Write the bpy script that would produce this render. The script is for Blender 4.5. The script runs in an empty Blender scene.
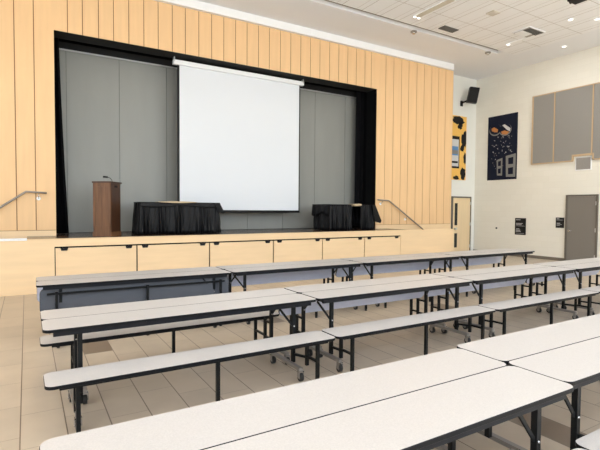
import bpy, math, random
from mathutils import Matrix, Vector
random.seed(7)
S = bpy.context.scene
COL = S.collection
PI = math.pi

# ------------------------------------------------------------------ materials
MATS = {}
def mat(name, rgb, rough=0.6, metal=0.0, noise=None, bump=None, spec=None):
    """noise=(scale xyz, amount, detail); bump=(scale xyz, strength)"""
    m = bpy.data.materials.new(name); m.use_nodes = True
    nt = m.node_tree; b = nt.nodes['Principled BSDF']
    b.inputs['Base Color'].default_value = (*rgb, 1)
    b.inputs['Roughness'].default_value = rough
    b.inputs['Metallic'].default_value = metal
    if spec is not None: b.inputs['Specular IOR Level'].default_value = spec
    if noise or bump:
        tc = nt.nodes.new('ShaderNodeTexCoord')
    def nz(scale, detail=3):
        mp = nt.nodes.new('ShaderNodeMapping'); mp.inputs['Scale'].default_value = scale
        nt.links.new(tc.outputs['Object'], mp.inputs['Vector'])
        n = nt.nodes.new('ShaderNodeTexNoise'); n.inputs['Scale'].default_value = 1; n.inputs['Detail'].default_value = detail
        nt.links.new(mp.outputs['Vector'], n.inputs['Vector'])
        return n
    if noise:
        n = nz(noise[0], noise[2] if len(noise) > 2 else 3)
        r = nt.nodes.new('ShaderNodeMapRange')
        r.inputs['From Min'].default_value = .25; r.inputs['From Max'].default_value = .75
        r.inputs['To Min'].default_value = 1-noise[1]; r.inputs['To Max'].default_value = 1+noise[1]*.6
        nt.links.new(n.outputs['Fac'], r.inputs['Value'])
        mx = nt.nodes.new('ShaderNodeVectorMath'); mx.operation = 'SCALE'
        mx.inputs[0].default_value = rgb
        nt.links.new(r.outputs['Result'], mx.inputs['Scale'])
        nt.links.new(mx.outputs['Vector'], b.inputs['Base Color'])
    if bump:
        n = nz(bump[0]); bp = nt.nodes.new('ShaderNodeBump'); bp.inputs['Strength'].default_value = bump[1]
        bp.inputs['Distance'].default_value = .01
        nt.links.new(n.outputs['Fac'], bp.inputs['Height']); nt.links.new(bp.outputs['Normal'], b.inputs['Normal'])
    MATS[name] = m
    return m

def emis(name, rgb, s):
    m = bpy.data.materials.new(name); m.use_nodes = True; b = m.node_tree.nodes['Principled BSDF']
    b.inputs['Base Color'].default_value = (*rgb, 1); b.inputs['Emission Color'].default_value = (*rgb, 1)
    b.inputs['Emission Strength'].default_value = s
    return m

M_LAM = mat('laminate', (.535, .505, .48), .42, noise=((160, 160, 160), .10, 4))
M_EDGE = mat('black_edge', (.007, .008, .010), .45, spec=.13)
M_UNDER = mat('blue_grey_underside', (.68, .72, .88), .38, noise=((6, 30, 30), .05))
M_PANEL = mat('slate_panel', (.042, .047, .06), .4, noise=((6, 30, 30), .06))
M_STEEL = mat('black_steel', (.006, .007, .008), .42, spec=.2)
M_APRON = mat('apron_steel', (.009, .0105, .014), .45, spec=.18)
M_BAR = mat('grey_bar', (.27, .25, .23), .38, .35)
M_CHROME = mat('chrome', (.62, .62, .62), .22, 1.0)
M_RUBBER = mat('rubber', (.02, .02, .02), .6)
M_MAPLE = mat('maple', (.80, .53, .28), .55, noise=((9, 9, .9), .06, 5))
M_MAPLEH = mat('maple_front', (.81, .595, .355), .42, noise=((.9, 9, 9), .07, 5))
M_SEAM = mat('seam', (.27, .13, .06), .8)
M_BLACK = mat('black_void', (.004, .004, .005), .9, spec=.1)
M_CHAR = mat('charcoal', (.014, .014, .014), .7, spec=.2)
M_CURT = mat('curtain', (.005, .005, .006), .95, spec=.1)
M_CLOTH = mat('black_cloth', (.004, .004, .005), .5, bump=((22, 22, 9), .6), spec=.22)
M_PART = mat('partition', (.265, .268, .25), .42, noise=((3, 3, .6), .05))
M_PSEAM = mat('partition_seam', (.12, .125, .12), .6)
M_ALU = mat('aluminium', (.6, .6, .6), .35, .8)
M_SCREEN = mat('screen', (.74, .77, .815), .9)
M_WHITE = mat('white_paint', (.88, .89, .90), .5)
M_SFLOOR = mat('stage_boards', (.10, .065, .042), .22, noise=((1.2, 14, 1), .25))
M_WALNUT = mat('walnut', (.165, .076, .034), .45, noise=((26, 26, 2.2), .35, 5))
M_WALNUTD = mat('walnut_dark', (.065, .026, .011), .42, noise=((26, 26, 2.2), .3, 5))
M_TAN = mat('tan_board', (.52, .40, .25), .6)
M_WALL = mat('cream_wall', (.82, .795, .71), .75)
M_WALLB = mat('pale_wall', (.82, .82, .77), .75)
M_CEILW = mat('soffit_white', (.84, .85, .875), .85)
M_REVEAL_SHADE = mat('reveal_shade', (.30, .27, .24), .9)  # shade inside the ceiling gap is put into this dark colour
M_DOORG = mat('grey_door', (.20, .184, .163), .45)
M_FRAMEG = mat('grey_frame', (.13, .115, .095), .45)
M_DOORM = mat('maple_door', (.80, .62, .38), .5, noise=((12, 12, 1), .06))
M_GLASSD = mat('dark_glass', (.03, .03, .03), .12)
M_FELT = mat('grey_felt', (.285, .272, .25), .95, noise=((40, 40, 40), .10))
M_OAK = mat('oak_strip', (.56, .40, .24), .55)
M_NAVY = mat('navy', (.006, .009, .026), .6, spec=.2)
M_YEL = mat('yellow', (.88, .52, .12), .6)
M_ORANGE = mat('orange', (.55, .22, .06), .6)
M_GREYP = mat('grey_print', (.22, .22, .21), .6)
M_PALE = mat('pale_print', (.62, .62, .62), .6)
M_BLUEP = mat('blue_print', (.10, .25, .50), .6)
M_BLACKP = mat('black_print', (.009, .009, .01), .55, spec=.25)
M_TEXT = mat('sign_text', (.42, .42, .42), .6)
M_GRILLE = mat('grille_grey', (.33, .31, .285), .6)
M_VENT = mat('vent_grey', (.12, .115, .105), .6)
M_BASE = mat('base_cove', (.17, .145, .115), .6)
M_LAMP = emis('lamp_face', (1, .97, .92), 3)
M_OUTER = mat('outer_wall', (.60, .55, .47), .8)

# CMU block wall
def block_wall(m, sy, sz):
    nt = m.node_tree; b = nt.nodes['Principled BSDF']; base = b.inputs['Base Color'].default_value[:]
    tc = nt.nodes.new('ShaderNodeTexCoord'); sp = nt.nodes.new('ShaderNodeSeparateXYZ'); cb = nt.nodes.new('ShaderNodeCombineXYZ')
    nt.links.new(tc.outputs['Object'], sp.inputs[0])
    nt.links.new(sp.outputs[sy], cb.inputs[0]); nt.links.new(sp.outputs[sz], cb.inputs[1])
    br = nt.nodes.new('ShaderNodeTexBrick'); br.inputs['Scale'].default_value = 1
    br.inputs['Brick Width'].default_value = .40; br.inputs['Row Height'].default_value = .20
    br.inputs['Mortar Size'].default_value = .006; br.inputs['Mortar Smooth'].default_value = .4
    br.inputs['Color1'].default_value = base; br.inputs['Color2'].default_value = (base[0]*.975, base[1]*.975, base[2]*.97, 1)
    br.inputs['Mortar'].default_value = (base[0]*.955, base[1]*.95, base[2]*.94, 1)
    nt.links.new(cb.outputs[0], br.inputs['Vector']); nt.links.new(br.outputs['Color'], b.inputs['Base Color'])
block_wall(M_WALL, 1, 2)

def mnode(nt, op, a, b=None, c=None):
    n = nt.nodes.new('ShaderNodeMath'); n.operation = op
    for i, v in enumerate((a, b, c)):
        if v is None: continue
        if isinstance(v, (int, float)): n.inputs[i].default_value = v
        else: nt.links.new(v, n.inputs[i])
    return n.outputs[0]

def floor_mat():
    m = bpy.data.materials.new('floor_tile'); m.use_nodes = True; nt = m.node_tree; b = nt.nodes['Principled BSDF']
    tc = nt.nodes.new('ShaderNodeTexCoord'); sp = nt.nodes.new('ShaderNodeSeparateXYZ'); nt.links.new(tc.outputs['Object'], sp.inputs[0])
    u = mnode(nt, 'DIVIDE', mnode(nt, 'ADD', sp.outputs[0], .06+30), .30)
    ci = mnode(nt, 'FLOOR', u); fu = mnode(nt, 'SUBTRACT', u, ci)
    # rows: staggered by two thirds of a tile per column
    v = mnode(nt, 'DIVIDE', mnode(nt, 'SUBTRACT', mnode(nt, 'ADD', sp.outputs[1], 30.0-3.78), mnode(nt, 'MULTIPLY', mnode(nt, 'SUBTRACT', ci, 99), .4)), .6)
    ri = mnode(nt, 'FLOOR', v); fv = mnode(nt, 'SUBTRACT', v, ri)
    du = mnode(nt, 'MULTIPLY', mnode(nt, 'MINIMUM', fu, mnode(nt, 'SUBTRACT', 1, fu)), .30)
    dv = mnode(nt, 'MULTIPLY', mnode(nt, 'MINIMUM', fv, mnode(nt, 'SUBTRACT', 1, fv)), .60)
    gu = mnode(nt, 'LESS_THAN', du, .0044); gv = mnode(nt, 'MULTIPLY', mnode(nt, 'LESS_THAN', dv, .0030), .55)
    g = mnode(nt, 'MAXIMUM', gu, gv)
    # per-tile tone
    cb = nt.nodes.new('ShaderNodeCombineXYZ'); nt.links.new(ci, cb.inputs[0]); nt.links.new(ri, cb.inputs[1])
    wn = nt.nodes.new('ShaderNodeTexWhiteNoise'); wn.noise_dimensions = '2D'; nt.links.new(cb.outputs[0], wn.inputs['Vector'])
    no = nt.nodes.new('ShaderNodeTexNoise'); no.inputs['Scale'].default_value = 3.5; no.inputs['Detail'].default_value = 5
    nt.links.new(tc.outputs['Object'], no.inputs['Vector'])
    tone = mnode(nt, 'ADD', mnode(nt, 'ADD', .90, mnode(nt, 'MULTIPLY', wn.outputs['Value'], .10)), mnode(nt, 'MULTIPLY', mnode(nt, 'SUBTRACT', no.outputs['Fac'], .5), .22))
    base = nt.nodes.new('ShaderNodeVectorMath'); base.operation = 'SCALE'; base.inputs[0].default_value = (.53, .44, .335); nt.links.new(tone, base.inputs['Scale'])
    # the darker tiles: (column, row) pairs
    tot = None
    for cx, ry in DARK:
        a = mnode(nt, 'LESS_THAN', mnode(nt, 'ABSOLUTE', mnode(nt, 'SUBTRACT', ci, cx)), .5)
        c = mnode(nt, 'LESS_THAN', mnode(nt, 'ABSOLUTE', mnode(nt, 'SUBTRACT', ri, ry)), .5)
        p = mnode(nt, 'MULTIPLY', a, c); tot = p if tot is None else mnode(nt, 'MAXIMUM', tot, p)
    mx = nt.nodes.new('ShaderNodeMix'); mx.data_type = 'RGBA'; nt.links.new(tot, mx.inputs['Factor'])
    nt.links.new(base.outputs[0], mx.inputs['A']); mx.inputs['B'].default_value = (.205, .15, .105, 1)
    m2 = nt.nodes.new('ShaderNodeMix'); m2.data_type = 'RGBA'; nt.links.new(g, m2.inputs['Factor'])
    nt.links.new(mx.outputs['Result'], m2.inputs['A']); m2.inputs['B'].default_value = (.17, .125, .09, 1)
    nt.links.new(m2.outputs['Result'], b.inputs['Base Color'])
    b.inputs['Roughness'].default_value = .36
    return m
def tile_id(x, y):
    c = math.floor((x+.06+30)/.30+1e-6); r = math.floor((y+30-3.78-(c-99)*.4)/.6+1e-6); return c, r
DARK = [tile_id(.69, 5.85), tile_id(3.09, 5.95), tile_id(3.39, 1.7), tile_id(3.39, 2.2), tile_id(-2.0, 4.0), tile_id(6.1, 5.0), tile_id(9.0, 2.0)]
M_FLOOR = floor_mat()

def ceil_mat():
    m = bpy.data.materials.new('ceiling_tile'); m.use_nodes = True; nt = m.node_tree; b = nt.nodes['Principled BSDF']
    tc = nt.nodes.new('ShaderNodeTexCoord'); sp = nt.nodes.new('ShaderNodeSeparateXYZ'); nt.links.new(tc.outputs['Object'], sp.inputs[0])
    def line(o, pitch, w, off):
        f = mnode(nt, 'FRACT', mnode(nt, 'DIVIDE', mnode(nt, 'ADD', o, 40+off), pitch))
        return mnode(nt, 'LESS_THAN', mnode(nt, 'MULTIPLY', mnode(nt, 'MINIMUM', f, mnode(nt, 'SUBTRACT', 1, f)), pitch), w)
    a = line(sp.outputs[0], .61, .008, .26); c = line(sp.outputs[1], 1.22, .007, .44)
    d = mnode(nt, 'MULTIPLY', line(sp.outputs[0], .61, .010, .43), .5)
    g = mnode(nt, 'MAXIMUM', mnode(nt, 'MAXIMUM', a, c), d)
    mx = nt.nodes.new('ShaderNodeMix'); mx.data_type = 'RGBA'; nt.links.new(g, mx.inputs['Factor'])
    mx.inputs['A'].default_value = (.88, .885, .90, 1); mx.inputs['B'].default_value = (.52, .49, .46, 1)
    nt.links.new(mx.outputs['Result'], b.inputs['Base Color']); b.inputs['Roughness'].default_value = .9
    return m
M_CEIL = ceil_mat()

# ------------------------------------------------------------------ mesh builder
class MB:
    def __init__(s): s.v = []; s.f = []; s.mi = []; s.sm = []; s.mats = []
    def _m(s, m):
        if m not in s.mats: s.mats.append(m)
        return s.mats.index(m)
    def add(s, vs, fs, m, X=None, smooth=False):
        o = len(s.v); k = s._m(m)
        for v in vs:
            v = Vector(v); s.v.append(tuple(X @ v) if X else tuple(v))
        for f in fs: s.f.append(tuple(i+o for i in f)); s.mi.append(k); s.sm.append(smooth)
        return s
    def box(s, x0, x1, y0, y1, z0, z1, m, X=None):
        vs = [(x, y, z) for x in (x0, x1) for y in (y0, y1) for z in (z0, z1)]
        return s.add(vs, [(0, 1, 3, 2), (4, 6, 7, 5), (0, 4, 5, 1), (2, 3, 7, 6), (0, 2, 6, 4), (1, 5, 7, 3)], m, X)
    def bar(s, p, q, w, m, h=None, up=(0, 0, 1), X=None):
        """square bar from p to q"""
        h = h or w; p = Vector(p); q = Vector(q); d = (q-p).normalized(); u = Vector(up)
        if abs(d.dot(u)) > .98: u = Vector((1, 0, 0))
        a = d.cross(u).normalized(); b = a.cross(d).normalized()
        vs = [c+a*i*w/2+b*j*h/2 for c in (p, q) for i, j in ((-1, -1), (1, -1), (1, 1), (-1, 1))]
        return s.add(vs, [(3, 2, 1, 0), (4, 5, 6, 7), (0, 1, 5, 4), (1, 2, 6, 5), (2, 3, 7, 6), (3, 0, 4, 7)], m, X)
    def cyl(s, p, q, r, m, n=14, r2=None, X=None):
        p = Vector(p); q = Vector(q); d = (q-p).normalized(); u = Vector((0, 0, 1)) if abs(d.z) < .9 else Vector((1, 0, 0))
        a = d.cross(u).normalized(); b = d.cross(a); r2 = r if r2 is None else r2
        vs = []
        for c, rr in ((p, r), (q, r2)):
            vs += [c+(a*math.cos(2*PI*i/n)+b*math.sin(2*PI*i/n))*rr for i in range(n)]
        s.add(vs, [(i, (i+1) % n, n+(i+1) % n, n+i) for i in range(n)], m, X, True)
        s.add(vs, [tuple(range(n))[::-1], tuple(range(n, 2*n))], m, X)
        return s
    def tube(s, pts, r, m, n=10, X=None):
        pts = [Vector(p) for p in pts]; vs = []
        for i, p in enumerate(pts):
            d = ((pts[min(i+1, len(pts)-1)]-pts[max(i-1, 0)])).normalized()
            u = Vector((0, 1, 0)) if abs(d.y) < .9 else Vector((1, 0, 0))
            a = d.cross(u).normalized(); b = d.cross(a)
            vs += [p+(a*math.cos(2*PI*k/n)+b*math.sin(2*PI*k/n))*r for k in range(n)]
        fs = [(i*n+k, i*n+(k+1) % n, (i+1)*n+(k+1) % n, (i+1)*n+k) for i in range(len(pts)-1) for k in range(n)]
        s.add(vs, fs, m, X, True)
        e = (len(pts)-1)*n
        s.add(vs, [tuple(range(n)), tuple(range(e, e+n))[::-1]], m, X)
        return s
    def poly(s, pts2, f3, m, t=0.002):
        """flat polygon with thickness; f3(u,v,w)->xyz"""
        n = len(pts2)
        vs = [f3(u, v, 0) for u, v in pts2]+[f3(u, v, t) for u, v in pts2]
        fs = [tuple(range(n)), tuple(range(n, 2*n))[::-1]]+[(i, n+i, n+(i+1) % n, (i+1) % n) for i in range(n)]
        return s.add(vs, fs, m)
    def plate(s, x0, x1, y0, y1, z0, z1, r, mtop, medge, mbot, X=None, n=6):
        out = []
        for cx, cy, a0 in ((x1-r, y1-r, 0), (x0+r, y1-r, 90), (x0+r, y0+r, 180), (x1-r, y0+r, 270)):
            for i in range(n+1):
                a = math.radians(a0+90*i/n); out.append((cx, cy, math.cos(a), math.sin(a)))
        N = len(out); e = .0025; rings = []
        for z, k in ((z0, r-e), (z0+e, r), (z1-e*1.2, r), (z1, r-e)):
            rings.append([(c[0]+c[2]*k, c[1]+c[3]*k, z) for c in out])
        vs = [p for rg in rings for p in rg]
        for j in range(3):
            s.add(vs, [(j*N+i, j*N+(i+1) % N, (j+1)*N+(i+1) % N, (j+1)*N+i) for i in range(N)], medge, X)
        s.add(rings[3], [tuple(range(N))], mtop, X)
        s.add(rings[0], [tuple(range(N))[::-1]], mbot, X)
        return s
    def build(s, name, parent=None, loc=None, bevel=None):
        me = bpy.data.meshes.new(name); me.from_pydata(s.v, [], s.f)
        for m in s.mats: me.materials.append(m)
        for p, k, sm in zip(me.polygons, s.mi, s.sm): p.material_index = k; p.use_smooth = sm
        import bmesh
        bm = bmesh.new(); bm.from_mesh(me); bmesh.ops.remove_doubles(bm, verts=bm.verts, dist=1e-6)
        bmesh.ops.recalc_face_normals(bm, faces=bm.faces); bm.to_mesh(me); bm.free(); me.update()
        o = bpy.data.objects.new(name, me); COL.objects.link(o)
        if parent: o.parent = parent
        if loc: o.location = loc
        if bevel:
            md = o.modifiers.new('bevel', 'BEVEL'); md.width = bevel; md.segments = 2; md.limit_method = 'ANGLE'
        return o

def tag(o, label=None, cat=None, group=None, kind=None):
    if label: o['label'] = label
    if cat: o['category'] = cat
    if group: o['group'] = group
    if kind: o['kind'] = kind
    return o
def empty(name, loc, rz=0):
    o = bpy.data.objects.new(name, None); COL.objects.link(o); o.location = loc; o.rotation_euler = (0, 0, rz)
    o.empty_display_size = .1
    return o
def struct(name, mb, label, parent=None):
    return tag(mb.build(name), label, 'structure', None, 'structure') if parent is None else mb.build(name, parent)

# ------------------------------------------------------------------ constants (metres)
STZ = 1.04                    # stage height
YF, YW = 9.95, 11.0           # stage front face, wood wall
OX0, OX1, OZ = .54, 9.37, 5.375
CZ, TZ = 6.67, 6.67           # soffit and tile ceiling
XR, YB = 15.0, 11.75
X0, Y0 = -7.0, -3.2

# ------------------------------------------------------------------ the room
struct('floor', MB().box(X0, XR+.2, Y0, 12.4, -.1, 0, M_FLOOR), 'beige rectangular floor tiles laid in staggered columns with a few brown ones')
struct('ceiling', MB().box(X0, 13.62, Y0, 9.22, TZ, TZ+.1, M_CEIL), 'white lay-in tile ceiling over the seating area')
sf = MB(); sf.box(X0, 13.05, 9.45, 12.4, CZ, CZ+.2, M_CEILW); sf.box(13.05, XR, 9.22, 12.4, CZ, CZ+.2, M_CEILW); sf.box(13.62, XR, Y0, 9.22, CZ, CZ+.2, M_CEILW)
struct('ceiling_soffit', sf, 'smooth pale soffit along the stage wall and right wall')
struct('trim_4', MB().box(X0, 13.05, 9.22, 9.45, CZ+.10, CZ+.2, M_REVEAL_SHADE), 'recessed shadow gap between tile ceiling and soffit')
struct('wall_right', MB().box(XR, XR+.2, Y0, 12.4, 0, TZ+.2, M_WALL), 'cream painted block wall at the right')
struct('wall_back', MB().box(12.82, XR, YB, YB+.15, 0, CZ, M_WALLB), 'pale wall strip right of the wood wall')
struct('wall_left', MB().box(X0-.2, X0, Y0, 12.4, 0, TZ+.2, M_OUTER), 'plain wall at the far left')
# wall behind the camera with three broad window openings
WZ0, WZ1 = 1.9, 6.3
wins = [(-5.5, -.5), (.5, 5.5), (6.5, 13.5)]
wf = MB(); wf.box(X0, XR, Y0-.2, Y0, 0, WZ0, M_OUTER); wf.box(X0, XR, Y0-.2, Y0, WZ1, TZ+.2, M_OUTER)
xs = [X0]+[v for w in wins for v in w]+[XR]
for i in range(0, len(xs), 2): wf.box(xs[i], xs[i+1], Y0-.2, Y0, WZ0, WZ1, M_OUTER)
struct('wall_front', wf, 'wall behind the viewer with broad windows')
for i, (a, b) in enumerate(wins):
    w = MB()
    for x in (a, (a+b)/2-.03, b-.06): w.box(x, x+.06, Y0-.15, Y0-.08, WZ0, WZ1, M_ALU)
    for z in (WZ0, (WZ0+WZ1)/2, WZ1-.06): w.box(a, b, Y0-.15, Y0-.08, z, z+.06, M_ALU)
    tag(w.build('window_%d' % (i+1)), 'broad aluminium framed window behind the viewer', 'window', None, 'structure')

# wood wall: planks on a black core, in three stretches round the opening
seams = [-.17, .173, OX0, .80, 1.09, 1.41, 1.72, 2.045, 2.375, 2.70, 3.03, 3.345, 3.68, 4.01, 4.33, 4.65, 4.97, 5.30, 5.62, 5.955, 6.28, 6.60, 6.92, 7.24, 7.575, 7.90, 8.23, 8.55, 8.88, 9.13, OX1, 9.72, 10.05, 10.385, 10.70, 11.06, 11.40, 11.75, 12.08, 12.43, 12.80]
x = -.17
while x > X0+.4: x -= .35; seams.insert(0, x)
G = .009
def planks(m, x0, x1, z0, z1):
    ss = [v for v in seams if x0-1e-6 <= v <= x1+1e-6]
    if ss[0] > x0+1e-6: ss.insert(0, x0)
    for a, b in zip(ss[:-1], ss[1:]):
        m.box(a+(G if a > x0+1e-6 else 0), b-(G if b < x1-1e-6 else 0), YW, YW+.02, z0, z1, M_MAPLE)
        if b < x1-1e-6: m.box(b-G, b+G, YW+.012, YW+.02, z0, z1, M_SEAM)
    return m
for nm, a, b in (('left', X0, OX0), ('right', OX1, 12.80)):
    m = MB(); m.box(a, b, YW+.02, YW+.5, 0, 6.47, M_BLACK); planks(m, a, b, 1.165, 6.47)
    m.box(a, b, YW-.012, YW+.02, 0, 1.155, M_MAPLEH); m.box(a, b, YW+.012, YW+.02, 1.155, 1.165, M_SEAM)
    if nm == 'right': m.box(12.79, 12.81, YW, YW+.75, 0, 6.47, M_MAPLE)
    struct('wall_stage_'+nm, m, 'honey maple plank wall at the %s of the stage opening' % nm)
m = MB(); m.box(OX0, OX1, YW+.02, YW+.5, OZ, 6.47, M_CHAR); planks(m, OX0, OX1, OZ, 6.47)
struct('wall_stage_top', m, 'honey maple planks above the stage opening')
struct('trim_1', MB().box(X0, 12.72, YW-.10, YW+.5, 6.47, CZ, M_WHITE), 'white cornice strip between plank wall and soffit')
# dark shell behind the opening
sh = MB(); sh.box(-.6, 10.6, 12.25, 12.35, 0, 6.5, M_BLACK); sh.box(-.7, -.6, 11.5, 12.35, 0, 6.5, M_BLACK); sh.box(10.6, 10.7, 11.5, 12.35, 0, 6.5, M_BLACK)
struct('wall_stage_rear', sh, 'black back wall behind the stage')
# stage slab, front and steps
st = MB(); st.box(0, 9.85, YF+.04, YW+.02, .9, STZ, M_SFLOOR); st.box(-.6, 10.6, YW+.02, 12.25, .9, STZ, M_SFLOOR)
struct('stage_floor', st, 'dark polished stage floor')
fr = MB()
fr.box(X0, .455, YF, YF+.04, .0, STZ, M_MAPLEH); fr.box(9.45, 11.72, YF, YF+.04, 0, STZ, M_MAPLEH)
fr.box(.455, 9.45, YF, YF+.04, .885, STZ, M_MAPLEH)
fr.box(.455, 9.45, YF+.03, YF+.04, 0, .885, M_BLACK)
fr.box(11.68, 11.72, YF+.04, YW-.012, 0, .30, M_MAPLEH)
struct('stage_front', fr, 'light maple stage front with plain end panels')
struct('trim_2', MB().box(-.6, 9.85, YF-.012, YF+.06, STZ, STZ+.004, M_MAPLEH), 'maple nosing along the stage edge')
for sgn, xs0, nm in ((-1, 0, 1), (1, 9.85, 2)):
    sp = MB()
    for k in range(5):
        a = xs0+sgn*.30*k; b = a+sgn*.30; z = STZ-.173*(k+1)
        sp.box(min(a, b), max(a, b), YF+.04, YW-.012, 0, z, M_MAPLEH)
        sp.box(min(a, b), max(a, b), YF+.06, YW-.03, z, z+.012, M_SFLOOR)
    struct('stage_steps_%s' % ('left' if nm == 1 else 'right'), sp, 'steps down from the stage behind its %s end panel' % ('left' if nm == 1 else 'right'))
struct('trim_3', MB().box(-2.6, 0.0, YF-.012, YF+.05, STZ-.02, STZ+.022, M_WHITE), 'aluminium edge strip on the left end of the stage front')
struct('baseboard_right', MB().box(XR-.015, XR, Y0, 7.20, 0, .1, M_BASE).box(XR-.015, XR, 8.22, YB, 0, .1, M_BASE), 'brown cove base along the right wall')

# storage drawers under the stage
dx = [.458, 1.984, 3.574, 5.22, 6.677, 8.088, 9.448]
dl = ['maple storage drawer in the stage front, below the wooden lectern', 'maple storage drawer in the stage front, below the left half of the wide draped table',
      'maple storage drawer in the stage front, below the lower left corner of the screen', 'maple storage drawer in the stage front, below the right half of the screen',
      'maple storage drawer in the stage front, below the draped table with a gap', 'maple storage drawer in the stage front, last before the plain right end panel']
for i in range(6):
    a, b = dx[i]+.014, dx[i+1]-.014
    o = empty('storage_drawer', ((a+b)/2, YF, 0)); w = (b-a)/2
    tag(o, dl[i], 'drawer', 'storage drawers along the stage front')
    MB().box(-w, w, -.004, .024, .02, .855, M_MAPLEH).build('drawer_front', o)
    MB().box(-w, w, .004, .022, .858, .868, M_BLACK).build('top_gap_strip', o)
    for sx in (-1, 1):
        h = MB(); x = sx*(w-.15); h.add([(x-.07, -.018, .857), (x+.07, -.018, .857), (x+.05, -.018, .805), (x-.05, -.018, .805), (x-.07, -.004, .857), (x+.07, -.004, .857), (x+.05, -.004, .805), (x-.05, -.004, .805)], [(0, 1, 2, 3), (7, 6, 5, 4), (0, 4, 5, 1), (1, 5, 6, 2), (2, 6, 7, 3), (3, 7, 4, 0)], M_BLACKP)
        h.build('handle', o)

# ------------------------------------------------------------------ stage furnishings
o = empty('folding_partition', (0, 12.0, STZ)); tag(o, 'grey folding partition of tall flat panels closing the back of the stage', 'partition')
ps = [.30, .833, 1.997, 3.15, 4.30, 5.45, 6.60, 7.732, 8.889, 9.75]
for a, b in zip(ps[:-1], ps[1:]):
    m = MB(); m.box(a+.006, b-.006, 0, .06, .01, 4.24, M_PART); m.box(b-.006, b+.006, .012, .05, .01, 4.24, M_PSEAM); m.build('panel', o)
MB().box(.30, 9.75, -.02, .08, 4.245, 4.275, M_ALU).box(.30, 9.75, -.05, .1, 4.275, 4.42, M_CHAR).build('track', o)

o = empty('projection_screen', (0, 11.39, 0)); tag(o, 'large white pull-down projection screen hanging in the stage opening', 'projection screen')
MB().box(3.31, 6.79, .0, .012, 1.60, 5.24, M_SCREEN).build('screen_fabric', o)
b = MB(); b.box(3.255, 3.31, -.002, .014, 1.56, 5.24, M_BLACKP); b.box(6.79, 6.825, -.002, .014, 1.56, 5.24, M_BLACKP); b.box(3.255, 6.825, -.002, .014, 1.56, 1.60, M_BLACKP)  # left strip drawn wider so its black also paints the screen's shadow
tag(b.build('border', o), 'black border, wider at left to stand in for its shadow')
MB().cyl((3.255, .006, 1.55), (6.825, .006, 1.55), .018, M_BLACKP).build('bottom_bar', o)
MB().box(3.15, 6.92, -.06, .06, 5.20, 5.315, M_WHITE).build('case', o, bevel=.012)
for x in (3.17, 6.89): MB().box(x-.012, x+.012, -.07, .03, 5.26, 5.376, M_ALU).build('bracket', o)

def curtain(name, xt, xb, y, z0, z1, label):
    m = MB(); n = 60; rows = 8; vs = []
    for off in (0, .02):
        for j in range(rows+1):
            t = j/rows; z = z1+(z0-z1)*t
            a = xt[0]+(xb[0]-xt[0])*t**1.3; b = xt[1]+(xb[1]-xt[1])*t**1.3
            for i in range(n+1):
                u = i/n; vs.append((a+(b-a)*u, y+.05*math.sin(u*2*PI*5+.4*math.sin(3*t))+off, z))
    k = n+1; F = (rows+1)*k; fs = []
    for s in (0, F):
        for j in range(rows):
            for i in range(n): fs.append((s+j*k+i, s+j*k+i+1, s+(j+1)*k+i+1, s+(j+1)*k+i))
    for j in range(rows):
        for i in (0, n): fs.append((j*k+i, (j+1)*k+i, F+(j+1)*k+i, F+j*k+i))
    for i in range(n):
        for j in (0, rows): fs.append((j*k+i, j*k+i+1, F+j*k+i+1, F+j*k+i))
    m.add(vs, fs, M_CURT, None, True)
    return tag(m.build(name), label, 'curtain', 'black stage leg curtains')
curtain('stage_curtain', (.0, .67), (.0, .83), 11.72, STZ+.01, 5.7, 'narrow black stage curtain hanging at the left side of the opening')
curtain('stage_curtain', (9.14, 9.9), (9.12, 9.9), 11.72, STZ+.01, 5.7, 'black stage curtain hanging at the right side of the opening')

# lectern
o = empty('lectern', (1.50, 10.62, STZ), math.radians(-37)); tag(o, 'dark brown wooden lectern standing on the stage left of the draped table', 'lectern')
a = .193
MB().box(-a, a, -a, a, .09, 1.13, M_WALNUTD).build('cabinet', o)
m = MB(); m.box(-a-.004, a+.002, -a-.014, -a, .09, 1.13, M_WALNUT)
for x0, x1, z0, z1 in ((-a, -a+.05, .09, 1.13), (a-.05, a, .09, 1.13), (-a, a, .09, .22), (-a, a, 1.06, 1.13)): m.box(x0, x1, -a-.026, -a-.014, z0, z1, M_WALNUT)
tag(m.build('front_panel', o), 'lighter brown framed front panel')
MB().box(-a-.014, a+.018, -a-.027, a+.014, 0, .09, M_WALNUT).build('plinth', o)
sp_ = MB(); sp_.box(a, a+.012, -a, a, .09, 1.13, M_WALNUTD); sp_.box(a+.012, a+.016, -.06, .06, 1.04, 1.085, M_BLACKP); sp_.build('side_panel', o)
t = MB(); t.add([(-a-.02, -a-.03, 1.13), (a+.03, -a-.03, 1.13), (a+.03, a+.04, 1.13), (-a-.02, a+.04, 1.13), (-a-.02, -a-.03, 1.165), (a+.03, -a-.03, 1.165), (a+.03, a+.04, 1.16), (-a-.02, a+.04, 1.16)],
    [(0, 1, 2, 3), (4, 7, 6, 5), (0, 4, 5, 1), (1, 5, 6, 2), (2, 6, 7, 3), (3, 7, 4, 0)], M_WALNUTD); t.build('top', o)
mi = MB(); mi.tube([(.10, .05, 1.16), (.09, .04, 1.21), (.06, .02, 1.25), (.02, .0, 1.265)], .006, M_BLACKP); mi.cyl((.02, .0, 1.265), (-.06, -.05, 1.272), .02, M_BLACKP, 10)
mi.build('gooseneck_microphone', o)

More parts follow.
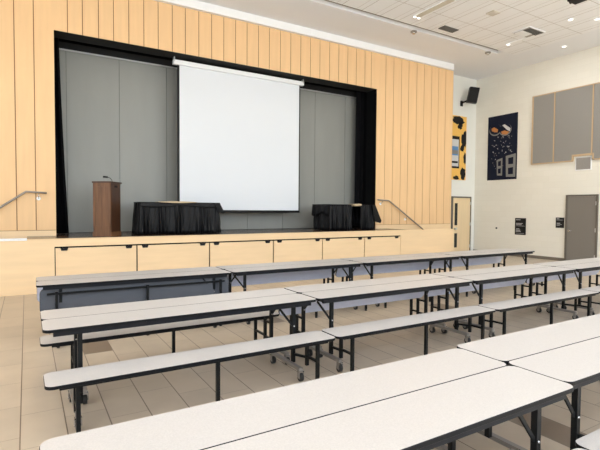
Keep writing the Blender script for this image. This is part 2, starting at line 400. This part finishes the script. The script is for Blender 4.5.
# draped tables
def draped(cx, cy, L, W, label_t, label_c, gap=None, tan=None, flapL=0, flapR=0, flare=.045):
    o = empty('draped_table', (cx, cy, STZ)); tag(o, label_c, 'table', 'black draped tables on the stage')
    MB().box(-L/2+.03, L/2-.03, -W/2+.03, W/2-.03, .695, .725, M_TAN).build('tabletop', o)
    for sx in (-1, 1):
        lg = MB()
        for sy in (-1, 1): lg.cyl((sx*(L/2-.25), sy*(W/2-.1), 0), (sx*(L/2-.25), sy*(W/2-.1), .695), .014, M_STEEL)
        lg.cyl((sx*(L/2-.25), -(W/2-.1), .12), (sx*(L/2-.25), W/2-.1, .12), .012, M_STEEL); lg.build('leg_frame', o)
    if tan:
        tb = MB(); t0, t1 = tan[0]-cx, tan[1]-cx; tm = (t0+t1)/2; th = (t1-t0)/2
        low = [(tm+th*k/8, .725+.02*(k/8)**2 if not gap else .712) for k in range(-8, 9)]
        hi = [(tm+th*k/8, .752+.012*(1-(k/8)**2)) for k in range(8, -9, -1)]
        tb.poly(low+hi, lambda u, v, w: (u, -W/2-.085+w, v), M_TAN, .30)
        tag(tb.build('exposed_board', o), 'bare tan board edge left uncovered')
    # skirt: pleated closed loop, thickness both sides
    c = MB(); per = []
    def seg(x0, y0, x1, y1, n, nx, ny):
        for i in range(n):
            t = i/n; per.append((x0+(x1-x0)*t, y0+(y1-y0)*t, nx, ny))
    hx, hy = L/2, W/2
    g = None
    NF = 230
    seg(-hx, -hy, hx, -hy, NF, 0, -1); seg(hx, -hy, hx, hy, 80, 1, 0); seg(hx, hy, -hx, hy, NF, 0, 1); seg(-hx, hy, -hx, -hy, 80, -1, 0)
    N = len(per); rows = 9; vs = []; rnd = random.Random(int(cx*10))
    ph = [rnd.uniform(-1, 1) for _ in range(N)]
    for it in range(4): ph = [(ph[i-1]+ph[i]+ph[(i+1) % N])/3 for i in range(N)]
    s = 0; phs = []
    for i in range(N): s += .50+ph[i]*1.1; phs.append(s)
    phs = [p*2*PI*round(s/(2*PI))/s for p in phs]
    for thick in (0, -.008):
        for j in range(rows+1):
            t = j/rows; z = .735-(.735-.015)*t
            for i, (x, y, nx, ny) in enumerate(per):
                w = (.008+.036*t)*math.sin(phs[i])*(.7+.5*math.sin(phs[i]*.23))+flare*t+thick+.014*t*math.sin(phs[i]*1.7+j*.8)
                vs.append((x+nx*w, y+ny*w, z))
    F = (rows+1)*N
    def isgap(i): return gap and i < NF and gap[0] < per[i][0]+cx < gap[1]
    fs = []
    for i in range(N):
        if isgap(i): continue
        i2 = (i+1) % N
        for j in range(rows):
            fs.append((j*N+i, j*N+i2, (j+1)*N+i2, (j+1)*N+i)); fs.append((F+j*N+i, F+(j+1)*N+i, F+(j+1)*N+i2, F+j*N+i2))
        fs.append((rows*N+i, rows*N+i2, F+rows*N+i2, F+rows*N+i)); fs.append((i, F+i, F+i2, i2))
        for jj, cond in ((i, isgap((i-1) % N)), (i2, isgap(i2))):
            if cond:
                for j in range(rows): fs.append((j*N+jj, (j+1)*N+jj, F+(j+1)*N+jj, F+j*N+jj))
    c.add(vs, fs, M_CLOTH, None, True)
    skirt = tag(c.build('skirt', o), 'black pleated skirt')
    tc = MB(); tc.box(-hx-.01, hx+.01, -hy-.012, hy+.012, .727, .742, M_CLOTH); 
    # short overlay fall along the front, with loose corners
    def fall(p, q, n, out, drop):
        vs = []
        for th in (0, -.006):
            for j in range(5):
                t = j/4
                for i in range(n+1):
                    u = i/n; d = drop(u); wob = .012*math.sin(u*23)*t+.02*t
                    vs.append((p[0]+(q[0]-p[0])*u+out[0]*(wob+th+.02), p[1]+(q[1]-p[1])*u+out[1]*(wob+th+.02), .742-d*t))
        k = n+1; F2 = 5*k; ff = []
        for s_ in (0, F2):
            for j in range(4):
                for i in range(n): ff.append((s_+j*k+i, s_+j*k+i+1, s_+(j+1)*k+i+1, s_+(j+1)*k+i))
        for i in range(n): ff.append((4*k+i, 4*k+i+1, F2+4*k+i+1, F2+4*k+i)); ff.append((i, i+1, F2+i+1, F2+i))
        for i in (0, n):
            for j in range(4): ff.append((j*k+i, (j+1)*k+i, F2+(j+1)*k+i, F2+j*k+i))
        tc.add(vs, ff, M_CLOTH, None, True)
    if not gap: fall((-hx, -hy-.02), (hx, -hy-.02), 60, (0, -1), lambda u: .10+.02*math.sin(u*9))
    if gap: fall((-hx-.02, hy), (-hx-.02, -hy-.02), 24, (-1.6, 0), lambda u: .30+.05*math.sin(u*7))
    # loose cloth corners standing off the ends
    if flapL:
        tc.poly([(-hx+.06, .742), (-hx-.005, .742), (-hx-.10, .40), (-hx-.03, .33), (-hx+.10, .40)], lambda u, v, w: (u, -hy-.07+w, v), M_CLOTH, .03)
    if flapR:
        k = flapR
        tc.poly([(hx-.12, .742), (hx+.005, .742), (hx+k, .742-k*1.75), (hx+k*.85, .742-k*2.0), (hx-.02, .742-k*1.8)], lambda u, v, w: (u, -hy-.07+w+.1*(u-hx), v), M_CLOTH, .03)
    tc.build('tablecloth', o)
    return o
draped(3.09, 10.85, 1.85, .62, '', 'long table under a black pleated cloth, standing just right of the wooden lectern', tan=(2.55, 3.45), flapR=.13)
draped(7.98, 10.78, 1.58, .80, '', 'table under a black cloth with an open gap, near the right handrail', gap=(7.95, 8.28), tan=(7.99, 8.25), flapL=0, flapR=.27, flare=.0)

# hand rails on the wood wall
def rail(pts, brs, label):
    o = empty('handrail', (pts[0][0], YW, STZ)); tag(o, label, 'handrail', 'metal handrails on the plank wall')
    L = [(x-pts[0][0], -.09, z-STZ) for x, z in pts]
    MB().tube(L, .021, M_ALU if False else MATS['chrome_rail']).build('rail', o)
    for x, z in brs:
        b = MB(); x -= pts[0][0]; z -= STZ
        b.tube([(x, -.09, z-.02), (x, -.09, z-.07), (x, -.005, z-.11)], .009, M_CHROME); b.cyl((x, 0, z-.11), (x, -.012, z-.11), .04, M_WHITE); b.build('bracket', o)
mat('chrome_rail', (.30, .27, .24), .35, .5)
rail([(.37, 1.945), (.0, 1.965), (-.46, 1.63), (-1.62, .80)], [(.22, 1.94), (-1.2, 1.09)], 'metal handrail on the plank wall at the left end of the stage')
rail([(9.38, 1.945), (9.83, 1.93), (11.30, 1.03), (11.62, .83)], [(9.56, 1.93), (10.62, 1.44)], 'metal handrail sloping down the plank wall right of the stage opening')

# ------------------------------------------------------------------ lunch tables
H, BH = .74, .43
def caster(parent, x, y, s=1):
    o = empty('caster', (x, y, 0)); o.parent = parent
    f = MB(); f.box(-.026, -.020, -.02, .02, .035, .094, M_BAR); f.box(.020, .026, -.02, .02, .035, .094, M_BAR); f.box(-.026, .026, -.024, .024, .090, .099, M_CHROME)
    f.cyl((-.028, 0, .041), (.028, 0, .041), .007, M_CHROME, 8); f.build('caster_fork', o)
    w = MB(); w.cyl((-.016, 0, .040), (.016, 0, .040), .039, M_RUBBER, 18); w.cyl((-.0175, 0, .040), (.0175, 0, .040), .018, M_BAR, 12); w.build('caster_wheel', o)

def lunch_table(x0, x1, yc, near='down', far='down', rz=0, label='', noend=False):
    L = x1-x0; o = empty('lunch_table', ((x0+x1)/2, yc, 0), rz); tag(o, label, 'lunch table', 'folding lunch tables in rows')
    hl = L/2
    for s, state in ((1, near), (-1, far)):      # near half, then the same half turned half way round
        X = Matrix.Rotation(0 if s == 1 else PI, 4, 'Z')
        def P(x, y, z): return X @ Vector((x, y, z))
        MB().plate(-hl, hl, -.385, -.0018, H-.024, H, .055, M_LAM, M_EDGE, M_UNDER, X).build('tabletop', o)
        r = MB(); r.box(-hl+.07, hl-.07, -.362, -.335, H-.060, H-.024, M_APRON, X); r.box(-hl+.07, hl-.07, -.06, -.035, H-.056, H-.024, M_APRON, X)
        for q in (-1, 1): r.box(q*(hl-.1)-.015, q*(hl-.1)+.015, -.335, -.06, H-.054, H-.024, M_APRON, X)
        r.build('apron_rail', o)
        if state == 'down':
            MB().plate(-hl, hl, -.725, -.400, BH-.024, BH, .055, M_LAM, M_EDGE, M_UNDER, X).build('bench_seat', o)
            r = MB(); r.box(-hl+.09, hl-.09, -.70, -.675, BH-.044, BH-.024, M_STEEL, X); r.box(-hl+.09, hl-.09, -.45, -.425, BH-.044, BH-.024, M_STEEL, X); r.build('bench_rail', o)
            ty, top = -.59, BH-.03
        else:
            # seat folded up, hanging on edge below the table side
            if s == 1 and state == 'up_front':
                R = X @ Matrix.Translation((0, -.315, .535)) @ Matrix.Rotation(math.radians(83), 4, 'X')
            else:
                R = X @ Matrix.Translation((0, -.445, .53)) @ Matrix.Rotation(math.radians(68), 4, 'X') @ Matrix.Rotation(PI, 4, 'Z')
            iv = .035 if state == 'up_front' else .005
            MB().plate(-hl+iv, hl-iv, -.163, .163, -.014, .014, .075, M_PANEL if state == 'up_front' else M_LAM, M_EDGE, M_PANEL if state == 'up_front' else M_UNDER, R).build('bench_seat', o)
            if state == 'up_front':
                r = MB(); r.box(-hl+.11, hl-.11, -.375, -.350, .615, .640, M_STEEL, X); r.build('bench_rail', o)
            ty, top = (-.36, .63) if state == 'up_front' else (-.52, .43)
        ty = -.315 if s == 1 else -.25
        for q in (-1, 1):
            xf = q*(hl-.205)-(.045 if q == s == 1 else 0)+((.05 if s == 1 else -.07) if noend and s*q == -1 else 0); xb = xf+((.07 if q == 1 else -.045 if noend else .02) if s == 1 else 0)
            lg = MB(); lg.bar((xf, ty, .12), (xf, ty, H-.024), .034, M_STEEL, X=X); lg.build('table_leg', o)
            if not (noend and s == 1 and q == -1):
                br = MB(); br.bar((xf-.18, ty, H-.04), (xf-.012, ty, .49), .012, M_STEEL, .020, X=X); br.cyl((xf, ty-.022, .485), (xf, ty+.022, .485), .007, M_CHROME, 8, X=X); br.build('brace', o)
            fy, tp = (-.40, .66) if state == 'up_front' else ((-.655, BH-.03) if state == 'down' else (-.53, .40))
            ry = ty-.15
            bl = MB(); bl.bar((xb, fy, .03), (xb, fy, tp), .030, M_STEEL, X=X); bl.cyl((xb, fy, 0), (xb, fy, .03), .02, M_RUBBER, 8, X=X); bl.build('bench_leg', o)
            if state != 'up_front':
                MB().bar((xb, ry, .12), (xb, ry, BH-.03 if state == 'down' else .40), .030, M_STEEL, X=X).build('bench_leg', o)
                for ya, yb, zz in ((ry, ty, BH-.05), (ry, ty, .20), (fy, ry, .21)):
                    MB().bar((xb, ya, zz), (xf if yb == ty else xb, yb, zz), .022, M_STEEL, X=X).build('rung', o)
            else:
                MB().bar((xf, ty, .2), (xb, fy, .2), .02, M_STEEL, X=X).build('rung', o)
            c0 = -.53 if state == 'down' else -.47
            MB().bar((xf-.036, c0, .115), (xf-.036, .06, .115), .040, M_BAR, .03, X=X).build('base_bar', o)
            for yy in (c0+.01, .05):
                p = P(xf-.036, yy, 0); caster(o, p.x, p.y)
        if state == 'down' or state == 'up_front':
            ml = MB(); yy = -.665 if state == 'down' else -.40; tp = BH-.03 if state == 'down' else .66
            ml.bar((.04*s, yy, .02), (.04*s, yy, tp), .030, M_STEEL, X=X); ml.cyl((.04*s, yy, 0), (.04*s, yy, .02), .02, M_RUBBER, 8, X=X)
            ml.build('bench_leg', o)
    return o

lunch_table(.03, 2.460, 1.645, label='cream lunch table filling the foreground, left one of the nearest row')
lunch_table(2.465, 4.93, 1.69, label='cream lunch table cut off by the right picture edge in the nearest row')
lunch_table(.09, 2.525, 4.215, noend=True, label='cream lunch table with both benches down, left end of the middle row')
lunch_table(2.54, 4.945, 4.225, far='up', label='lunch table second from the left in the middle row')
lunch_table(4.96, 7.39, 4.225, far='up', label='lunch table third from the left in the middle row')
lunch_table(7.405, 9.82, 4.225, far='up', label='cream lunch table at the right picture edge in the middle row')
lunch_table(.09, 2.51, 6.43, near='up_front', far='up', rz=-.02, noend=True, label='lunch table with dark panel folded up in front, left end of far row')
lunch_table(2.525, 4.91, 6.415, far='up', label='lunch table standing below the projection screen in the far row')
lunch_table(4.925, 7.375, 6.415, far='up', label='lunch table below the right draped stage table in the far row')
lunch_table(7.39, 9.81, 6.40, far='up', label='lunch table at the free right end of the far row, nearest the grey door')

# ------------------------------------------------------------------ right wall fittings
o = empty('door_2', (XR, 7.72, 0)); tag(o, 'grey metal door in the right wall', 'door', None, 'structure')
MB().box(-.03, 0, -.43, .43, .005, 2.10, M_DOORG).build('door_leaf', o)
MB().box(-.05, 0, -.485, -.432, 0, 2.155, M_FRAMEG).box(-.05, 0, .432, .485, 0, 2.155, M_FRAMEG).box(-.05, 0, -.432, .432, 2.103, 2.155, M_FRAMEG).build('door_frame', o)
h = MB(); h.cyl((-.03, .37, 1.0), (-.085, .37, 1.0), .012, M_CHROME); h.cyl((-.085, .375, 1.0), (-.085, .26, 1.0), .011, M_CHROME); h.cyl((-.03, .37, 1.0), (-.036, .37, 1.0), .035, M_CHROME); tag(h.build('door_handle', o), 'chrome lever handle')
for z in (.22, 1.05, 1.88): tag(MB().box(-.056, -.03, -.445, -.42, z-.06, z+.06, M_ALU).build('hinge', o), 'bright steel hinge')

def wall_f(y0, z0, sgn=-1):      # u to the right along the right wall, v up
    return lambda u, v, w: (XR-.004-w, y0-u, z0+v)
# acoustic panels
ap = [(9.42, 8.645), (8.625, 7.455), (7.435, 6.20)]
al = ['narrow grey fabric acoustic panel, leftmost in the oak frame on the right wall', 'wide grey fabric acoustic panel notched above the white vent grille', 'grey fabric acoustic panel cut by the right picture edge']
for i, ((ya, yb), lb) in enumerate(zip(ap, al)):
    o = empty('acoustic_panel', (XR, (ya+yb)/2, 3.22)); tag(o, lb, 'acoustic panel', 'grey acoustic panels high on the right wall')
    hw = (ya-yb)/2; yc = (ya+yb)/2
    f = MB(); fr_ = MB(); T = 2.33
    if i == 1:
        n0 = 8.05-yc
        f.box(-.05, 0, n0, hw, .03, T-.03, M_FELT); f.box(-.05, 0, -hw, n0, .21, T-.03, M_FELT)
        fr_.box(-.06, 0, n0, hw, 0, .03, M_OAK).box(-.06, 0, n0-.04, n0, 0, .18, M_OAK).box(-.06, 0, -hw, n0, .15, .21, M_OAK)
    elif i == 2:
        f.box(-.05, 0, -hw, hw, .03, T-.03, M_FELT)
        fr_.box(-.06, 0, -hw, hw, 0, .03, M_OAK).box(-.06, 0, hw-.045, hw, 0, .21, M_OAK)
    else:
        f.box(-.05, 0, -hw, hw, .03, T-.03, M_FELT)
        fr_.box(-.06, 0, -hw, hw, 0, .03, M_OAK).box(-.06, 0, hw-.05, hw, .03, T, M_OAK)
    fr_.box(-.06, 0, -hw, hw, T-.03, T, M_OAK)
    fr_.box(-.06, 0, -hw-.009, -hw+.022, .21 if i == 1 else .03, T-.03, M_OAK)
    f.build('fabric_face', o); tag(fr_.build('wood_frame', o), 'oak frame strips')
o = empty('wall_vent', (XR, 7.71, 3.13)); tag(o, 'square white framed vent grille under the acoustic panels', 'vent')
MB().box(-.02, 0, -.24, .24, -.21, .21, M_WHITE).build('vent_frame', o)
g = MB(); g.box(-.026, -.02, -.215, .215, -.185, .185, M_GRILLE)
for k in range(9): g.box(-.034, -.026, -.195, .195, -.155+k*.038, -.14+k*.038, M_GRILLE)
g.build('louver', o)
o = empty('wall_fitting', (XR, 10.74, .98)); tag(o, 'tiny dark round fitting on the cream wall under the navy mural', 'wall fitting')
MB().cyl((0, 0, 0), (-.02, 0, 0), .034, M_BLACKP).build('cover', o)
MB().cyl((-.02, 0, 0), (-.03, 0, 0), .018, M_CHAR).build('button', o)

def sign(y0, y1, z0, z1, rows, label):
    o = empty('wall_sign', (XR, (y0+y1)/2, (z0+z1)/2)); tag(o, label, 'sign', 'black signs on the right wall')
    hw, hh = (y0-y1)/2, (z1-z0)/2
    MB().box(-.012, 0, -hw, hw, -hh, hh, M_BLACKP).build('sign_board', o)
    t = MB()
    for (u0, u1, v0, v1) in rows: t.box(-.0145, -.012, hw-2*hw*u1, hw-2*hw*u0, hh-2*hh*v1, hh-2*hh*v0, M_TEXT)
    t.build('lettering', o)
sign(9.99, 9.58, .78, 1.37, [(.08, .5, .08, .12), (.10, .72, .30, .34), (.10, .62, .37, .41), (.10, .9, .46, .48), (.12, .42, .62, .66), (.08, .5, .70, .75), (.08, .55, .78, .82), (.10, .88, .90, .92)], 'taller black sign with faint grey lines between mural and grey door')
sign(8.53, 8.26, 1.08, 1.42, [(.12, .42, .08, .16), (.10, .85, .22, .26), (.12, .55, .52, .60), (.12, .75, .66, .70), (.12, .5, .76, .80)], 'smaller black sign right beside the grey door')

# navy mural
MY0, MY1, MZ0, MZ1 = 11.18, 9.98, 2.765, 5.13
o = empty('wall_mural', (XR, (MY0+MY1)/2, MZ0)); tag(o, 'tall navy mural with two round shapes over strings of white flecks', 'mural', 'murals on the walls')
mw, mh = MY0-MY1, MZ1-MZ0; my = mw/2
MB().box(-.02, 0, -my, my, 0, mh, M_NAVY).build('board', o)
F = lambda d: (lambda u, v, w: (-.02-d-w, my-u*mw, mh*(1-v)))
def disc(cx, cy, rx, ry, n=24): return [(cx+rx*math.cos(2*PI*i/n), cy+ry*math.sin(2*PI*i/n)) for i in range(n)]
p = MB()
for cx, cy in ((.26, .215), (.60, .235)):
    p.poly(disc(cx, cy, .21, .092), F(.0005), M_GREYP); p.poly(disc(cx, cy-.01, .195, .083), F(.003), M_NAVY)
tag(p.build('round_outline', o), 'grey outlined round shapes')
p = MB(); p.poly([(.13, .185), (.22, .17), (.36, .215), (.34, .255), (.24, .25), (.14, .225)], F(.006), M_ORANGE); p.poly([(.46, .255), (.58, .245), (.74, .275), (.66, .31), (.50, .30)], F(.006), M_ORANGE)
p.poly([(.50, .16), (.58, .15), (.78, .225), (.76, .27), (.66, .24)], F(.0065), M_PALE); tag(p.build('orange_patch', o), 'orange and pale patches')
p = MB(); rr = random.Random(3)
for k in range(80):
    u = rr.choice([.2, .25, .33, .45, .52, .6, .72, .82])+rr.uniform(-.05, .05); v = rr.uniform(.33, .88 if u < .55 else .62)
    if u > .66 and v > .58: continue
    a = rr.uniform(.005, .017); b = rr.uniform(.003, .009)
    p.poly([(u-a, v-b), (u+a, v-b*.5), (u+a*.7, v+b), (u-a, v+b)], F(.001), M_PALE if rr.random() < .45 else M_GREYP)
tag(p.build('white_flecks', o), 'strings of white flecks', kind='stuff')
p = MB()
def frame(u0, u1, v0, v1):
    k = .02
    p.poly([(u0, v0+k), (u1, v0-k*.4), (u1, v1+k*.4), (u0+.02, v1)], F(.003), M_GREYP)
    du, dv = (u1-u0), (v1-v0)
    for a_, b_ in ((.13, .44), (.58, .89)):
        p.poly([(u0+.26*du, v0+a_*dv+k*.5), (u1-.24*du, v0+a_*dv), (u1-.24*du, v0+b_*dv), (u0+.28*du, v0+b_*dv)], F(.006), M_NAVY)
frame(.64, .97, .62, .96); frame(.33, .53, .67, .93)
tag(p.build('grey_frames', o), 'two grey window-like frames')

# yellow mural on the pale wall
o = empty('wall_mural', (13.66, YB, 2.78)); tag(o, 'yellow mural with black blots, half hidden behind the plank wall', 'mural', 'murals on the walls')
mw2, mh2 = 1.56, 2.40; bx = -.78
MB().box(bx, bx+mw2, -.02, 0, 0, mh2, M_YEL).build('board', o)
F2 = lambda d: (lambda u, v, w: (bx+u*mw2, -.02-d-w, mh2*(1-v)))
def blot(cx, cy, rx, ry, seed, n=18):
    r = random.Random(seed); return [(cx+rx*(1+r.uniform(-.28, .28))*math.cos(2*PI*i/n), cy+ry*(1+r.uniform(-.28, .28))*math.sin(2*PI*i/n)) for i in range(n)]
p = MB()
for a in ((.70, .07, .22, .07, 1), (.77, .15, .08, .06, 2), (.93, .36, .11, .12, 3), (.86, .50, .07, .055, 4), (.955, .66, .05, .09, 5), (.90, .90, .09, .10, 6), (.66, .97, .10, .035, 7), (.35, .4, .15, .12, 8), (.2, .75, .14, .1, 9)):
    pts = [(min(max(u, .005), .995), min(max(v, .003), .997)) for u, v in blot(*a)]
    p.poly(pts, F2(.0005), M_BLACKP)
tag(p.build('black_blot', o), 'ragged black blots')
p = MB(); q = lambda u0, u1, v0, v1, m, d: p.poly([(u0, v0), (u1, v0), (u1, v1), (u0, v1)], F2(d), m)
q(.42, .755, .32, .82, M_BLACKP, .004); q(.45, .725, .37, .79, M_PALE, .007); q(.45, .70, .48, .62, M_BLUEP, .010); q(.45, .70, .54, .60, M_GREYP, .013); q(.47, .70, .71, .74, M_BLACKP, .010)
tag(p.build('pictured_screen', o), 'white and blue picture with a black surround')

# maple door in the pale wall
o = empty('door_1', (14.24, YB, 0)); tag(o, 'maple door with narrow dark glass strips right of the plank wall', 'door', None, 'structure')
MB().box(-.49, .49, -.03, 0, .005, 2.10, M_DOORM).build('door_leaf', o)
MB().box(-.55, -.492, -.05, 0, 0, 2.155, M_FRAMEG).box(.492, .53, -.05, 0, 0, 2.155, M_FRAMEG).box(-.492, .492, -.05, 0, 2.103, 2.155, M_FRAMEG).build('door_frame', o)
for z0, z1 in ((1.06, 1.90), (.22, .76)): tag(MB().box(-.385, -.235, -.036, -.03, z0, z1, M_GLASSD).build('glass_strip', o), 'dark narrow glass strip')
MB().box(-.40, -.30, -.09, -.03, .90, .97, M_ALU).build('door_handle', o)
for z in (.25, 1.1, 1.9): MB().box(.47, .50, -.052, -.03, z-.06, z+.06, M_ALU).build('hinge', o)

# loudspeaker on the pale wall
o = empty('loudspeaker', (14.30, YB, 5.78)); tag(o, 'black loudspeaker tilted down on a bracket high beside the plank wall', 'loudspeaker')
MB().box(-.22, -.10, -.03, .004, -.22, -.02, M_BLACKP).bar((-.16, -.02, -.1), (-.06, -.32, -.02), .05, M_BLACKP).build('bracket', o)
X = Matrix.Translation((-.06, -.44, .11)) @ Matrix.Rotation(math.radians(13), 4, 'Y') @ Matrix.Rotation(math.radians(-40), 4, 'Z') @ Matrix.Rotation(math.radians(14), 4, 'X')
MB().box(-.17, .17, -.14, .15, -.28, .28, M_BLACKP, X).build('cabinet', o, bevel=.01)
MB().box(-.155, .155, -.152, -.14, -.265, .265, M_CHAR, X).build('grille', o)

# ------------------------------------------------------------------ ceiling fittings
def troffer(x0, x1, y0, y1, label, z=TZ, ends=True):
    o = empty('ceiling_light', ((x0+x1)/2, (y0+y1)/2, z)); tag(o, label, 'ceiling light', 'linear ceiling lights')
    hx, hy = (x1-x0)/2, (y1-y0)/2
    MB().box(-hx, hx, -hy, hy, -.03, 0, M_WHITE).build('housing', o)
    MB().box(-hx, hx-.05, -hy+.03, hy-.06, -.036, -.03, M_OUTER).build('diffuser', o)
    if ends: tag(MB().box(-hx+.01, -hx+.07, hy-.05, hy-.005, -.045, -.03, M_LAMP).box(hx-.07, hx-.01, hy-.05, hy-.005, -.045, -.03, M_LAMP).build('lamp_end', o), 'bright lamp ends')
troffer(8.65, 8.87, 7.55, 8.78, 'long linear ceiling light above the middle of the plank wall')
o = empty('ceiling_light', (12.54, 8.22, TZ)); tag(o, 'thin bright linear ceiling light beside the large supply grille', 'ceiling light', 'linear ceiling lights')
MB().box(-.06, .06, -.55, .55, -.025, 0, M_WHITE).build('housing', o); tag(MB().box(-.055, .03, .46, .53, -.035, -.025, M_LAMP).build('lamp_end', o), 'bright lamp end')
def vent(x0, x1, y0, y1, label, mf, ms, n):
    o = empty('ceiling_vent', ((x0+x1)/2, (y0+y1)/2, TZ)); tag(o, label, 'ceiling vent', 'ceiling vents')
    hx, hy = (x1-x0)/2, (y1-y0)/2
    MB().box(-hx, hx, -hy, hy, -.02, 0, mf).build('vent_frame', o)
    g = MB(); g.box(-hx+.02, hx-.02, -hy+.02, hy-.02, -.023, -.02, ms)
    for k in range(n):
        y = -hy+.03+(2*hy-.06)*k/(n-1); g.box(-hx+.03, hx-.03, y-.006, y+.006, -.032, -.023, ms)
    g.build('louver', o)
vent(9.83, 10.39, 8.77, 9.0, 'dark grey slot vent in the tile ceiling near the soffit', M_VENT, M_VENT, 6)
vent(10.11, 10.38, 7.46, 7.69, 'small pale square vent in the tile ceiling at the top edge', M_OUTER, M_OUTER, 5)
o = empty('ceiling_vent', (12.20, 7.85, TZ)); tag(o, 'large recessed supply grille with a bright face in the tile ceiling', 'ceiling vent', 'ceiling vents')
MB().box(-.38, .38, -.27, .27, -.02, 0, M_CEILW).build('vent_frame', o)
g = MB(); g.box(-.34, .34, -.24, .24, -.024, -.02, M_GRILLE)
for k in range(7): g.box(-.30, .33, -.22+k*.035, -.208+k*.035, -.036, -.024, M_VENT)
g.build('louver', o); MB().box(-.32, .12, -.02, .22, -.040, -.024, M_WHITE).build('blank_face', o)
for x, y, z, lb in ((14.14, 7.94, CZ, 'round downlight in the soffit close to the right wall'), (12.29, 6.75, TZ, 'round downlight in the tile ceiling below the dark projector'), (12.84, 6.37, TZ, 'round downlight cut by the right picture edge')):
    o = empty('downlight', (x, y, z)); tag(o, lb, 'downlight', 'round downlights')
    MB().cyl((0, 0, 0), (0, 0, -.02), .085, M_WHITE, 24).build('trim_ring', o); MB().cyl((0, 0, -.02), (0, 0, -.026), .05, M_LAMP, 24).build('lamp', o)
for x, y, lb in ((9.42, 9.52, 'small grey detector on the soffit left of the slot vent'), (12.66, 9.52, 'small grey detector on the soffit at its right end')):
    o = empty('ceiling_detector', (x, y, CZ)); tag(o, lb, 'detector', 'detectors on the soffit edge')
    MB().cyl((0, 0, 0), (0, 0, -.03), .09, M_GRILLE, 20).build('base', o)
    MB().cyl((0, 0, -.03), (0, 0, -.075), .06, M_CHROME, 20, .04).build('sensor', o)
o = empty('ceiling_projector', (10.83, 5.83, TZ)); tag(o, 'dark projector on the ceiling cut by the top picture edge', 'projector')
MB().cyl((0, 0, 0), (0, 0, -.12), .03, M_BLACKP).build('mount', o)
MB().box(-.17, .17, -.2, .12, -.24, -.12, M_BLACKP).build('body', o, bevel=.015)
MB().cyl((.05, .12, -.18), (.05, .17, -.18), .045, M_GLASSD).build('lens', o)

# ------------------------------------------------------------------ light
def area(name, loc, rot, sx, sy, power, col):
    d = bpy.data.lights.new(name, 'AREA'); d.shape = 'RECTANGLE'; d.size = sx; d.size_y = sy; d.energy = power; d.color = col
    o = bpy.data.objects.new(name, d); COL.objects.link(o); o.location = loc; o.rotation_euler = rot
    return o
WP, CP, LP, SP = 64, 14, 50, 60
for i, (a, b) in enumerate(wins):
    area('window_daylight', ((a+b)/2, Y0+.02, (WZ0+WZ1)/2), (math.radians(90), 0, 0), b-a, WZ1-WZ0, WP*(b-a), (.90, .955, 1))
for x in (-4, .5, 5, 9.5, 12.5):
    for y in (-2.5, 1.2, 5.0):
        area('ceiling_lamp_light', (x, y, TZ-.05), (0, 0, 0), 1.2, .5, CP, (.97, .985, 1))
area('side_fill_light', (X0+.02, 2.5, 3.6), (math.radians(90), 0, math.radians(-90)), 9, 4.4, LP*9, (.90, .955, 1))  # added fill from the left; the wall there has no window
for y in (2.0, 5.2, 8.1):
    area('wall_fill_light', (12.9, y, TZ-.05), (0, 0, 0), .4, .4, 35, (.97, .985, 1))  # added fill lamps that lift the right wall, apart from the downlights
sd = bpy.data.lights.new('sun', 'SUN'); sd.energy = SP; sd.angle = math.radians(.6); sd.color = (.90, .955, 1)
so = bpy.data.objects.new('sun', sd); COL.objects.link(so); so.rotation_euler = (math.radians(24), 0, 0); so.location = (3, -12, 20)
w = bpy.data.worlds.new('sky'); S.world = w; w.use_nodes = True
nt = w.node_tree; sk = nt.nodes.new('ShaderNodeTexSky'); sk.sky_type = 'NISHITA'; sk.sun_disc = False; sk.sun_elevation = math.radians(40)
nt.links.new(sk.outputs[0], nt.nodes['Background'].inputs[0]); nt.nodes['Background'].inputs[1].default_value = .3

# ------------------------------------------------------------------ camera
FPX, yaw, pitch, roll = 455.0, .5413, -.0365, .007
f = Vector((math.sin(yaw)*math.cos(pitch), math.cos(yaw)*math.cos(pitch), math.sin(pitch)))
r = Vector((math.cos(yaw), -math.sin(yaw), 0)); u = r.cross(f)
r2 = math.cos(roll)*r+math.sin(roll)*u; u2 = -math.sin(roll)*r+math.cos(roll)*u
cd = bpy.data.cameras.new('camera'); co = bpy.data.objects.new('camera', cd); COL.objects.link(co)
cd.sensor_fit = 'HORIZONTAL'; cd.sensor_width = 36; cd.lens = 36*FPX/600; cd.clip_start = .05
mw_ = Matrix.Identity(4)
for i in range(3): mw_[i][0] = r2[i]; mw_[i][1] = u2[i]; mw_[i][2] = -f[i]
mw_[0][3], mw_[1][3], mw_[2][3] = 0, 0, 1.66
co.matrix_world = mw_
S.camera = co
S.view_settings.view_transform = 'Standard'; S.view_settings.look = 'None'; S.view_settings.gamma = 1; S.view_settings.exposure = -.22
S.view_settings.use_curve_mapping = False
